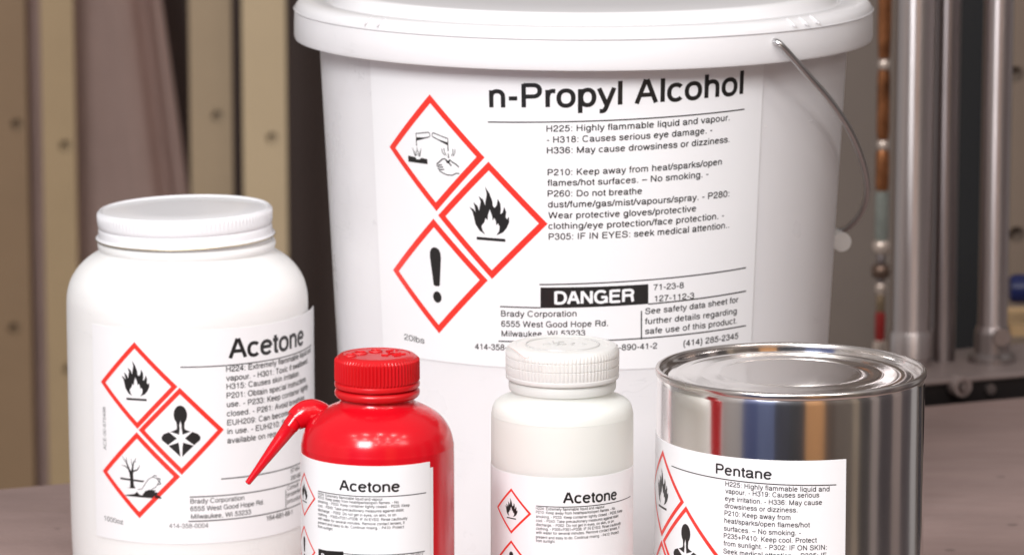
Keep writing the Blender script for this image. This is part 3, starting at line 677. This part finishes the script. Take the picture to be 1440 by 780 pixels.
# ================================================================== THE PAIL
PB = Body(818.5, 2.143)
PB.surf = sorted([PB.rz(373, 28), PB.rz(370, 75), PB.rz(360, 235), PB.rz(345, 480), PB.rz(328, 764)], key=lambda q: q[1])
z_top = PB.rz(372, 30)[1]
pail = thing('plastic_pail', 'large white plastic pail of n-Propyl Alcohol with snap lid and wire handle', 'pail', PB.c)
base_r = PB.radius(0.0)
prof = [(0, 0.004), (base_r * 0.93, 0.004), (base_r * 0.95, 0.0), (base_r * 0.985, 0.0), (base_r, 0.004)] + [(PB.radius(0.01 + i * 0.02), 0.01 + i * 0.02) for i in range(int(z_top / 0.02))] + [(PB.radius(z_top), z_top)]
body = link('pail_body', lathe(prof, 256), M['pail'], pail, 40)
L = PB.pr([(371.5, 44), (395, 47), (402, 51.5), (405.5, 50.5), (407, 46), (407, 28), (406.5, 12), (404.5, 4), (400, -1), (393, -4.5), (384, -5.5), (372, -5), (366, -3), (362, 0), (358, 0), (353, -4), (349, -14), (344, -18), (336, -19), (250, -19), (120, -18.5), (0, -18.5)])
lid = link('lid', lathe(L, 256), M['lid'], pail, 35)
# thin parting ridge under the lid rounding and a moulding seam on the wall
link('lid_ridge', lathe(PB.pr([(406.8, 11), (408.2, 9.5), (406.8, 8)]), 256), M['lid'], lid, 40)
for a in (-47, -43.5, 43, 46.5, 50):          # added slivers shaped to stand in for glints on the lid's shoulder
    r0, z0 = PB.rz(401.5, -0.5)
    u = Vector((math.sin(R(a)), -math.cos(R(a)), 0)); s_ = Vector((-u.y, u.x, 0)); c = u * r0 + Vector((0, 0, z0))
    own = bmesh.new(); bmesh.ops.create_cube(own, size=1)
    bmesh.ops.bevel(own, geom=own.edges[:], offset=0.2, segments=2, affect='EDGES')
    for v in own.verts: v.co = c + u * v.co.x * 0.006 + s_ * v.co.y * 0.0010 + Vector((0, 0, 1)) * (v.co.z * 0.0014 - v.co.x * 0.0034)
    link('lid_glint', own, M['lid'], lid, 60)

# label
th0 = PB.cast(531, 300)[0]; th1 = PB.cast(1064, 300)[0]
zt = PB.cast(760, 88)[1]; zb = PB.cast(780, 519)[1]
T = 0.00035; PO = T + 0.00010
pl = sheet(PB, th0, th1, zb, zt, T, M['paper'], 'label', pail, wob=0.00004)
PB.off = PO
A = Art(PB); A.text('n-Propyl Alcohol', (688, 151.2), (1045, 132), 33, bold=0.022, track=1.03); A.build('title', M['ink'], pl, PO)
A = Art(PB)
for txt, p0, p1 in [
    ('H225: Highly flammable liquid and vapour.', (768.3, 185.5), (1026, 169.4)), ('- H318: Causes serious eye damage. -', (769, 201), (1001.5, 187)),
    ('H336: May cause drowsiness or dizziness.', (769, 216), (1026, 200)), ('P210: Keep away from heat/sparks/open', (770, 246.8), (1015, 231.4)),
    ('flames/hot surfaces. \u2013 No smoking. -', (770, 261.5), (996, 248.6)), ('P260: Do not breathe', (770, 276.5), (903, 272.6)),
    ('dust/fume/gas/mist/vapours/spray. - P280:', (770.5, 291.7), (1025.5, 276.3)), ('Wear protective gloves/protective', (771, 307), (979, 297)),
    ('clothing/eye protection/face protection. -', (771, 322), (1018, 306.8)), ('P305: IF IN EYES: seek medical attention..', (771.5, 337), (1025.5, 320))]:
    A.text(txt, p0, p1, 8.8, bold=0.018, track=1.05)
A.build('hazard_text', M['ink'], pl, PO, 3.0)
A = Art(PB)
for txt, p0, p1 in [('Brady Corporation', (704.6, 444.6), (810.8, 444.4)), ('6555 West Good Hope Rd.', (704.8, 458.8), (855, 458)), ('Milwaukee, WI 53233', (705.3, 472.6), (823, 471.8)),
    ('See safety data sheet for', (907, 441.5), (1038, 424.6)), ('further details regarding', (907, 455.6), (1036, 440.6)), ('safe use of this product.', (907, 469.5), (1036, 454.2)),
    ]:
    A.text(txt, p0, p1, 8.3, bold=0.016, track=1.05)
A.build('address_text', M['ink'], pl, PO, 3.0)
A = Art(PB)
for txt, p0, p1 in [('71-23-8', (919, 408), (961.5, 404.8)), ('127-112-3', (920.6, 423.8), (976, 419.4)), ('(414) 285-2345', (961, 486.6), (1038, 475.6)), ('414-358-0004', (668, 490.8), (740, 492.5)), ('316-890-41-2', (848, 493), (924, 489.6))]:
    A = Art(PB); A.text(txt, p0, p1, 8.3, bold=0.016, track=1.05); A.build('number_text', M['ink'], pl, PO, 3.0)
A = Art(PB); A.text('20lbs', (568.5, 477), (597, 483), 8.3, bold=0.004); A.build('weight_text', M['ink'], pl, PO, 3.0)
for ln in ([(686, 171.7), (1047, 153.8)], [(758.5, 400), (1049, 376.3)], [(911.8, 427.3), (1049, 409)], [(703, 430.8), (759.8, 432.5)], [(701, 479.4), (1049, 457.5)], [(902, 437), (902, 477)]):
    A = Art(PB); A.line(ln, 1.7); A.build('rule_line', M['ink'], pl, PO)
A = Art(PB); A.quad([(760, 404), (911.7, 399.3), (911.7, 427), (760, 433)]); wb = A.build('signal_box', M['ink'], pl, PO)
A = Art(PB); A.text('DANGER', (779.5, 427.3), (892, 423.4), 17.5, bold=0.035, track=1.0); A.build('signal_word', M['paper'], pl, PO + 0.0001)
for Lp, Rp, Tp, Bp, sy in [((547, 206), (680.5, 221), (605, 133.5), (614.5, 297.5), CORROS), ((616, 304), (770, 316), (687, 226), (692, 391), FLAME), ((553, 378), (686.5, 392.5), (609, 309), (617, 470), EXCLAM)]:
    c, ax, ay = from_corners(PB, Lp, Rp, Tp, Bp)
    pictogram(PB, pl, c, ax, ay, sy, PO)

# wire handle: hooked through the lid skirt, hanging round the right and back
rs = PB.rz(407, 40)[0]
def pol(az, r, z): return Vector((r * math.sin(R(az)), -r * math.cos(R(az)), z))
h0 = PB.cast(1085, 58)
def wp(px, py, Y): return at(px, py, Y) - PB.c
zz = wp(1178, 325, 2.24).z
hole_az = 41
s0 = wp(1083, 58, 2.143 - rs * math.cos(R(40.5)))
path = spline([s0 + Vector((-0.006, 0.008, 0.001)), s0, wp(1093, 60, 2.143 - rs * math.cos(R(40.5)) - 0.006), wp(1106, 72, 2.024), wp(1136, 106, 2.035), wp(1166, 140, 2.055), wp(1194, 182, 2.085), wp(1212, 225, 2.12), wp(1219, 262, 2.155), wp(1214, 292, 2.185), wp(1199, 314, 2.205), wp(1180, 325, 2.225),
               pol(118, 0.1435, zz + 0.003), pol(135, 0.144, zz + 0.002), pol(160, 0.143, zz + 0.010), pol(180, 0.148, zz + 0.035), pol(200, 0.153, zz + 0.07), pol(221, rs + 0.004, s0.z), pol(221, rs - 0.008, s0.z)], 8)
handle = link('wire_handle', tube(path, 0.00175, 14), M['wire'], pail, 60)
gq = [pol(103, 0.143, zz + 0.0108 - 0.0062), pol(110, 0.1435, zz + 0.0108 - 0.0068), pol(120, 0.144, zz + 0.0108 - 0.008), pol(135, 0.144, zz + 0.0108 - 0.009), pol(150, 0.144, zz + 0.006)]
link('handle_grip', tube(spline(gq, 4), 0.0052, 20), M['hdpecap'], handle, 60)
# eyelet where the wire enters the skirt
u = Vector((math.sin(R(40.5)), -math.cos(R(40.5)), 0)); s = Vector((-u.y, u.x, 0))
bm = bmesh.new()
ring = [s0 + u * 0.0004 + s * (0.0036 * math.cos(a)) + Vector((0, 0, 0.0036 * math.sin(a))) for a in [2 * math.pi * i / 24 for i in range(25)]]
link('eyelet', tube(ring, 0.0006, 8, caps=False), M['lid'], lid, 60)
bm = bmesh.new(); bm.faces.new([bm.verts.new(s0 + u * 0.0005 + s * (0.0030 * math.cos(a)) + Vector((0, 0, 0.0030 * math.sin(a)))) for a in [2 * math.pi * i / 24 for i in range(24)]])
link('eyelet_hole', bm, mat('hole_shadow_plastic', (0.10, 0.09, 0.09), 0.6), lid)
# raised moulding marks and a hairline scratch on the wall at the right
PB.off = 0
q0 = [PB.cast(x, y) for x, y in ((1075, 178), (1140, 170), (1172, 163))]
link('scratch', tube([PB.P(t, z, 0.0001) for t, z in q0], 0.00022, 6), mat('scratched_plastic', (0.9, 0.88, 0.88), 0.3), body)

# ================================================================== THE JAR
JB = Body(265.5, 2.10)
js = [(164, 790), (166.5, 740), (168.5, 600), (169.3, 460), (169.3, 425)]
JB.surf = sorted(JB.pr(js), key=lambda q: q[1])
jar = thing('plastic_jar', 'white wide mouth plastic jar of Acetone with white metal screw lid', 'jar', JB.c)
sh = JB.pr([(169.3, 425), (168.4, 410), (164.5, 394), (157.5, 381), (149, 370.5), (138, 361), (127, 354), (122.3, 350)])
jp = [(0, 0.003), (JB.rz(150, 790)[0], 0.0)] + [(JB.rz(160, 790)[0], 0.001)] + [(JB.rz(163.5, 790)[0], 0.005)] + smooth_prof(JB.surf[0:] + sh[1:], 4)[1:]
jp = [p for i, p in enumerate(jp)]
jp += JB.pr([(122, 348), (124, 346.5), (125, 343), (125, 339.5), (123.5, 337), (119, 336), (116, 330), (116, 300), (0, 300)])
jb = link('jar_body', lathe(jp, 224), M['jar'], jar, 50)
capm = lathe(JB.pr([(117, 331), (124.8, 332.2), (126, 331.2), (125.4, 330), (122.6, 328.5), (122.2, 321), (121.6, 318.5), (120.6, 317.6), (120.6, 316.4), (121.8, 315.5), (122.8, 313), (123, 309), (123, 300.5), (122.6, 297), (120.8, 293.8), (119, 292.6), (117.5, 292.9), (116.4, 293.8), (115.8, 294.8), (114, 295.1), (112.5, 294.6), (60, 294.3), (0, 294.2)]), 840,
             rib=lambda t, k: (0.00022 * math.cos(t * 120) if k in (12, 13) else 0))
jc = link('screw_lid', capm, M['jarcap'], jar, 35)
JZ = JB.rz(0, 320)[1]
JCf = Vector((0, 0, JZ))
ed = link('lid_edge', lathe(JB.pr([(124.6, 333.2), (126.1, 332.9), (126.5, 332.1), (126.1, 331.4), (124.8, 332.0)]), 224), M['brass'], jc, 50)
jc.rotation_euler = (0, R(-1.3), 0); jc.location = JCf - jc.rotation_euler.to_matrix() @ JCf + Vector((-0.0006, 0, 0.0004))

T = 0.00030; PO = T + 0.0001
def jpeel(t):
    a = max(0.0, t - R(66)) / R(30)
    return 0.0026 * a * a
th0 = JB.cast(134, 650)[0]
zb = JB.cast(230, 764)[1]; zt = JB.cast(405, 449)[1]
JB.peel = jpeel
jl = sheet(JB, th0, R(97), zb, zt, T, M['paper'], 'label', jar, wob=0.00005)
JB.off = PO
A = Art(JB); A.text('Acetone', (321.3, 503.6), (426.5, 483), 27, bold=0.024); A.build('title', M['ink'], jl, PO)
A = Art(JB)
wf = None
rows = [('H315: Causes skin irritation.', (318.5, 547), 421), ('H224: Extremely flammable liquid and', (318, 522.6), None), ('vapour. - H301: Toxic if swallowed.', (318, 535.2), None), ('P201: Obtain special instructions', (318.5, 559.7), None),
        ('use. - P233: Keep container tightly', (319, 572), None), ('closed. - P261: Avoid breathing', (319, 585), None), ('EUH209: Can become highly', (319.5, 597.7), None), ('in use. - EUH210: Safety data', (319.7, 610), None), ('available on request.', (319.7, 622.8), None)]
for txt, p0, p1 in rows:
    wf = A.text(txt, p0, p1, 7.8, bold=0.016, track=1.02, wf=wf)
A.build('hazard_text', M['ink'], jl, PO, 3.0)
A = Art(JB)
w2 = A.text('6555 West Good Hope Rd.', (267.6, 718), (371, 708), 6.6, bold=0.010)
A.text('Brady Corporation', (267.6, 707.4), (343.6, 702), 6.6, bold=0.010); A.text('Milwaukee, WI 53233', (268.6, 728.8), (353, 722), 6.6, bold=0.010)
A.build('address_text', M['ink'], jl, PO, 3.0)
A = Art(JB)
for txt, p0 in [('67-64-1', (409, 664.5)), ('200-662', (409, 675)), ('Consult', (404, 689)), ('properties', (404, 698)), ('procedures', (404, 707.6))]:
    A.text(txt, p0, None, 6.2, bold=0.006, wf=w2)
A.build('number_text', M['ink'], jl, PO, 3.0)
A = Art(JB)
A.text('414-358-0004', (238, 741.6), (293, 741), 6.3, bold=0.0); A.build('phone_text', M['ink'], jl, PO, 3.0); A = Art(JB); A.text('164-681-68-1', (375, 731.6), (411, 722.2), 6.8, bold=0.012)
A.build('phone_text', M['ink'], jl, PO, 3.0)
A = Art(JB); A.text('1000oz', (146.7, 730.7), (173.3, 736.7), 6.8)
A.build('weight_text', M['ink'], jl, PO, 3.0)
A = Art(JB); A.text('ACE-00-875498', (149.5, 632), 61, 5.5, rot=1); A.build('batch_code', M['faint'], jl, PO, 3.0)
A = Art(JB)
def jline(x0, y0, th, w=1.5):
    A = Art(JB)
    t, z = JB.cast(x0, y0); hw = w * JB.D / F / 2
    n = 12; q = [t + (th - t) * i / n for i in range(n + 1)]
    A.poly([(a, z - hw) for a in q] + [(a, z + hw) for a in reversed(q)]); A.build('rule_line', M['ink'], jl, PO)
jline(253.6, 516, R(88)); jline(311, 672.9, R(90)); jline(267, 698.2, R(90)); jline(265, 732.4, R(90))
A = Art(JB); A.line([(402, 688), (402, 714)], 1.4); A.build('rule_line', M['ink'], jl, PO)
for Lp, Rp, Tp, Bp, sy, wh in [((142, 536.5), (250, 543.3), (188.5, 480.5), (193, 602.5), FLAME, None), ((195, 603.5), (315, 603), (252.5, 545), (255.5, 667.5), TORSO, STAR), ((144.5, 662), (253.5, 670), (192, 606.5), (196, 727.5), ENVIR, None)]:
    c, ax, ay = from_corners(JB, Lp, Rp, Tp, Bp)
    pictogram(JB, jl, c, ax, ay, sy, PO, white=wh)

# ================================================================== THE RED BOTTLE
RB = Body(530.5, 1.77)
RB.surf = [RB.rz(105, 1005), RB.rz(107, 900), RB.rz(107.8, 700), RB.rz(107.8, 632)]
redb = thing('red_bottle', 'bright red squeeze bottle of Acetone with ribbed cap and angled side spout', 'bottle', RB.c)
shr = RB.pr([(107.8, 632), (107, 620), (103.5, 606), (97, 594), (88, 584), (77, 576.5), (66, 571), (57.5, 567.5)])
rp = [(0, 0.003), (RB.rz(92, 1005)[0], 0.0), (RB.rz(102, 1005)[0], 0.003)] + smooth_prof(RB.surf + shr[1:], 4) + RB.pr([(53.5, 564.5), (51.8, 561), (51.3, 556.5), (52, 555)])
rbm = link('bottle_body', lathe(rp, 192), M['red'], redb, 60)
link('neck_ring', lathe(RB.pr([(51, 557), (57.5, 556), (59.7, 553), (60.1, 549.5), (59.5, 547), (57, 544.8), (50, 543.5)]), 160), M['redcap'], redb, 50)
def ribs(n, amp, ks, N=960):
    def f(t, k):
        if k in ks: return amp * (0.5 + 0.5 * math.cos(t * n)) ** 0.7
        return 0
    return f
rc = link('screw_cap', lathe(RB.pr([(50, 543), (57.5, 543), (59.9, 541), (60.2, 537.5), (59.6, 535.8), (57.9, 534.8), (57.8, 532), (57.8, 510), (57.5, 504), (56, 500.5), (52.5, 498), (47, 497), (46, 497.6), (30, 497.5), (0, 497.5)]), 840, rib=ribs(70, RB.rz(2.4, 520)[0], (6, 7, 8))), M['redcap'], redb, 30)
# embossed marks on the cap's top: two rings and a small moulded emblem
zc = RB.rz(0, 497.4)[1]
bm = bmesh.new()
for cxm, cym, rr_ in ((-0.0075, 0.002, 0.0030), (-0.0008, 0.0062, 0.0026), (-0.0115, -0.004, 0.0024)):
    tube([(cxm + rr_ * math.cos(a), cym + rr_ * math.sin(a), zc) for a in [2 * math.pi * i / 20 for i in range(21)]], 0.0006, 6, bm, caps=False)
for q in range(9):
    a = random.uniform(0, 6.28); x, y = 0.0075 + random.uniform(-.003, .003), 0.001 + random.uniform(-.006, .007)
    tube([(x, y, zc), (x + 0.003 * math.cos(a), y + 0.003 * math.sin(a), zc)], 0.00055, 6, bm)
link('cap_marks', bm, M['redcap'], rc, 50)
# spout: elbow and tapering nozzle
e = [(476, 618, 1.772), (466, 597, 1.777), (453, 584, 1.777), (441, 579.5, 1.777), (430, 581, 1.776), (421, 586, 1.775), (414, 591, 1.774)]
er_ = [14, 15.5, 18, 19.5, 19.5, 18, 15.5]
ep = spline([at(*q) - RB.c for q in e], 5); k = 1.77 / F
er = [k * (er_[min(i // 5, 5)] * (1 - (i % 5) / 5) + er_[min(i // 5 + 1, 6)] * ((i % 5) / 5)) if i < 30 else k * 15.5 for i in range(len(ep))]
el = link('spout_elbow', tube(ep, er, 28), M['red'], redb, 50)
n0, n1 = at(417, 587.5, 1.7743) - RB.c, at(348, 679, 1.767) - RB.c
dn = n1 - n0
st = [(0, 12.2), (.13, 12.2), (.14, 11.3), (.30, 9.9), (.6, 7.3), (.9, 4.8), (1.0, 4.1)]
link('nozzle', tube([n0 + dn * a for a, _ in st], [r * k for _, r in st], 28), M['red'], redb, 35)
link('nozzle_opening', tube([n0 + dn * 0.985, n0 + dn * 1.006], [2.6 * k, 2.6 * k], 20), mat('dark_red_hole', (0.10, 0.0, 0.0), 0.5), redb, 35)

T = 0.00022; PO = T + 0.00008
zt = RB.cast(520, 655)[1]; zb = 0.02
sheet(RB, R(-60), RB.cast(609, 720)[0], zb, RB.cast(600, 658)[1], T * 0.45, M['paper'], 'under_label', redb)
rl = sheet(RB, R(-118), RB.cast(604.5, 720)[0], zb, zt, T, M['paper'], 'label', redb)
RB.off = PO
A = Art(RB); A.text('Acetone', (477, 688.2), (562.5, 690), 14.6, bold=0.024, track=1.02); A.build('title', M['ink'], rl, PO)
small = ['H224: Extremely flammable liquid and vapour.', 'P210: Keep away from heat/sparks/open flames. - No', 'smoking. - P233: Keep container tightly closed. - P235: Keep', 'cool. - P243: Take precautionary measures against static', 'discharge. - P262: Do not get in eyes, on skin, or on', 'clothing. - P305+P351+P338: IF IN EYES: Rinse cautiously', 'with water for several minutes. Remove contact lenses, if', 'present and easy to do. Continue rinsing. - P410: Protect', 'from sunlight.']
A = Art(RB)
for txt, y, x1 in zip(small, [695, 700, 705.4, 711.4, 717.4, 723.4, 729.3, 735, 740.8], [539, 560.7, 576, 568, 557, 573, 569, 568, 468.5]):
    A.text(txt, (447.2, y), x1, 3.9, bold=0.016)
A.build('hazard_text', M['faint'], rl, PO, 3.0)
def bline(B, lab, x0, y0, x1, w=1.2):
    A = Art(B)
    t, z = B.cast(x0, y0); t1 = B.theta_at(x1, z); hw = w * B.D / F / 2; n = 14
    q = [t + (t1 - t) * i / n for i in range(n + 1)]
    A.poly([(a, z - hw) for a in q] + [(a, z + hw) for a in reversed(q)]); A.build('rule_line', M['ink'], lab, PO)
bline(RB, rl, 447, 689.6, 599.3); bline(RB, rl, 447.6, 771.2, 597.5)
A = Art(RB); A.quad([(447.8, 772), (483, 774.6), (483, 796), (447.8, 792)]); A.build('signal_box', M['ink'], rl, PO)
A = Art(RB); A.text('Danger', (452, 785.5), 479, 8.5, bold=0.03); A.build('signal_word', M['paper'], rl, PO + 0.00006)
A = Art(RB); A.text('67-64-1 - 200-662-2', (559, 783), 595, 4); A.build('supplier_text', M['faint'], rl, PO, 3.0)
for ty, by, ry, sy in [(663.5, 725, 699, FLAME), (738, 800, 776, EXCLAM)]:
    t_r, _ = RB.cast(443.6, ry); t_c = RB.cast(428, (ty + by) / 2)[0]
    zt_ = RB.cast(428, ty)[1]; zb_ = RB.cast(428, by)[1]
    pictogram(RB, rl, (t_c, (zt_ + zb_) / 2), (t_r - t_c, 0), (0, (zt_ - zb_) / 2), sy, PO, border=0.11)

# ================================================================== THE MILKY BOTTLE
WB = Body(790.8, 1.828)
WB.surf = [WB.rz(98, 990), WB.rz(99.5, 900), WB.rz(100, 700), WB.rz(100, 592)]
wbt = thing('milky_bottle', 'translucent milky plastic bottle of Acetone standing between red bottle and tin', 'bottle', WB.c)
shw = WB.pr([(100, 592), (99.6, 580), (98, 571), (94.5, 564.5), (88, 560), (80, 557)])
wp_ = [(0, 0.003), (WB.rz(88, 990)[0], 0.0), (WB.rz(96, 990)[0], 0.003)] + smooth_prof(WB.surf + shw[1:], 4) + WB.pr([(75, 555), (72.5, 552.5), (72, 549), (72.3, 546)])
link('bottle_body', lathe(wp_, 192), M['hdpe'], wbt, 60)
link('neck_ring', lathe(WB.pr([(71, 547), (74.8, 545.5), (75.8, 541), (75.5, 535), (74, 532), (71, 531)]), 160), M['hdpe'], wbt, 50)
wc = link('screw_cap', lathe(WB.pr([(70, 530.5), (77, 530.5), (79.4, 529), (80, 526), (79.7, 524.5), (78.6, 523.5), (78.4, 521), (78.6, 511), (77.8, 510), (78.6, 509), (78.7, 499), (78.0, 498), (78.7, 497), (78.6, 492), (78, 488), (75.5, 485), (71, 483.4), (66, 483), (64.5, 484), (40, 483.8), (0, 483.6)]), 1056, rib=ribs(88, WB.rz(1.4, 500)[0], (6, 7, 9, 10, 12, 13))), M['hdpecap'], wbt, 30)
zc = WB.rz(0, 483.4)[1]
bm = bmesh.new()
tube([(0.0165 * math.cos(a), 0.0165 * math.sin(a), zc) for a in [2 * math.pi * i / 60 for i in range(61)]], 0.0004, 6, bm, caps=False)
for q in range(14):
    a = random.uniform(0, 6.28); x, y = random.uniform(-.010, .010), random.uniform(-.003, .006)
    tube([(x, y, zc), (x + 0.003 * math.cos(a), y + 0.003 * math.sin(a), zc)], 0.0004, 6, bm)
link('cap_marks', bm, M['hdpecap'], wc, 50)
# pink smear on the cap's left shoulder
q = [at(x, y, Y) - WB.c for x, y, Y in ((714, 480.6, 1.822), (724, 482.6, 1.812), (738, 485.8, 1.793), (752, 488.8, 1.7975))]
q = [Vector((v.x, v.y, zc)) for v in q]
sm = bmesh.new(); pv = None
for v, w in zip(q, (0.0002, 0.0010, 0.0007, 0.0002)):
    a_, b_ = sm.verts.new(v + Vector((0, w, 0.0002))), sm.verts.new(v + Vector((0, -w, 0.0002)))
    if pv: sm.faces.new((pv[0], pv[1], b_, a_))
    pv = (a_, b_)
link('pink_smear', sm, mat('pink_stain', (0.72, 0.50, 0.46), 0.5), wc)

T = 0.00022; PO = T + 0.00008
zt = WB.cast(790, 671.5)[1]
wl = sheet(WB, R(-100), R(82), 0.02, zt, T, M['paper'], 'label', wbt, wob=0.00005)
WB.off = PO
A = Art(WB); A.text('Acetone', (791.5, 706.5), (867.5, 700.9), 14.8, bold=0.024, track=1.02); A.build('title', M['ink'], wl, PO)
A = Art(WB)
for txt, y, x1 in zip(small, [715.6, 721, 727, 732.8, 738.4, 744, 749.4, 755.8, 761], [850.8, 865, 875, 870, 863, 873, 871, 870, 780.8]):
    A.text(txt, (753.6, y), x1, 3.9, bold=0.016)
A.build('hazard_text', M['faint'], wl, PO, 3.0)
bline(WB, wl, 753.7, 710.6, 886.5)
for Lp, Rp, Tp, Bp, sy in [((699, 711.7), (747, 722), (718.8, 685.8), (719.3, 749.7), FLAME), ((699, 784.5), (747, 795), (718.7, 758.7), (719.2, 823), EXCLAM)]:
    c, ax, ay = from_corners(WB, Lp, Rp, Tp, Bp)
    pictogram(WB, wl, c, ax, (0, ay[1]), sy, PO, border=0.13)

# ================================================================== THE TIN
CB = Body(1111.5, 1.86)
CB.surf = [CB.rz(188.5, 975), CB.rz(188.5, 800), CB.rz(188.3, 534)]
can = thing('metal_tin', 'shiny round metal tin of Pentane with a ringed lid', 'tin', CB.c)
cb = link('tin_body', lathe([(0, 0.003), (CB.radius(0) * .97, 0.003), (CB.radius(0) * .98, 0.0), (CB.radius(0) * 1.012, 0.0), (CB.radius(0) * 1.012, 0.003), (CB.radius(0), 0.0045)] + [(CB.radius(z), z) for z in (0.02, 0.05, 0.08, 0.11)] + CB.pr([(188.3, 534), (187.6, 529), (186.6, 526)]), 288), M['tin'], can, 35)
link('rim', lathe(CB.pr([(186.6, 525.8), (189.5, 525.4), (190.6, 523.5), (190.8, 520), (190, 517), (188, 515.6), (185.5, 515.8), (183.8, 518), (183.2, 522)]), 288), M['tinrim'], can, 50)
cl = link('tin_lid', lathe(CB.pr([(183.2, 522), (183.0, 524), (182, 528), (179.5, 529.6), (176.5, 529), (174.5, 526.5), (171.5, 525.1), (168, 524.6), (163.5, 524.4), (161, 524.0), (158.5, 524.4), (154, 524.7), (151, 524.5), (148, 524.3), (132, 524.3), (129.5, 524.05), (127.5, 523.9), (125.5, 524.05), (123, 524.3), (103, 524.35), (101, 524.0), (99.5, 523.85), (98, 524.0), (96, 524.35), (0, 524.3)]), 288), M['tinlid'], can, 35)
sz0 = 0.005; sz1 = CB.rz(188, 530)[1]; CB.off = 0
sheet(CB, R(69.0), R(71.6), sz0, sz1, 0.0007, M['tin'], 'side_seam', can, nt=4)
T = 0.00030; PO = T + 0.0001
th1 = CB.cast(1189.5, 660)[0]
zt = CB.cast(1185, 645.3)[1]
cl_ = sheet(CB, R(-112), th1, 0.012, zt, T, M['paper'], 'label', can)
CB.off = PO
A = Art(CB); A.text('Pentane', (1006.6, 664.9), (1085.3, 673.6), 14.2, bold=0.018, track=1.02); A.build('title', M['ink'], cl_, PO)
A = Art(CB)
for txt, p0, p1 in [('H225: Highly flammable liquid and', (1020, 682.6), (1166.5, 690)), ('vapour. - H319: Causes serious', (1020, 692.6), 1152), ('eye irritation. - H336: May cause', (1019.5, 703), 1156), ('drowsiness or dizziness.', (1019, 713.2), 1121.5),
    ('P210: Keep away from', (1018.8, 723.6), 1111.6), ('heat/sparks/open flames/hot', (1018.6, 734), 1138.8), ('surfaces. \u2013 No smoking. -', (1018, 745), 1126), ('P235+P410: Keep cool. Protect', (1017.7, 755.4), 1148.5), ('from sunlight. - P302: IF ON SKIN:', (1017.5, 766), 1162.6), ('Seek medical attention. - P305: IF', (1017, 777), 1162), ('IN EYES: Rinse cautiously with', (1017, 787.5), 1150)]:
    A.text(txt, p0, p1, 6.9, bold=0.010, track=1.04)
A.build('hazard_text', M['ink'], cl_, PO, 3.0)
A = Art(CB); A.line([(944.3, 654.4), (1029, 675), (1176, 681)][::2], 1.4); A.build('rule_line', M['ink'], cl_, PO)
t_c = CB.cast(931.3, 690)[0]; t_r = CB.cast(961.8, 705)[0]
z1_, z0_ = CB.cast(931.8, 632)[1], CB.cast(930, 753.5)[1]; hz = (z1_ - z0_) / 2; ha = t_r - t_c
pictogram(CB, cl_, (t_c, (z1_ + z0_) / 2), (ha, 0), (0, hz), FLAME, PO, border=0.13)
t2, zt2 = CB.cast(964.6, 710.8)
pictogram(CB, cl_, (t2, zt2 - hz), (ha, 0), (0, hz), TORSO, PO, border=0.13, white=STAR)
pictogram(CB, cl_, (t_c, z0_ - hz - 0.0016), (ha, 0), (0, hz), EXCLAM, PO, border=0.13)
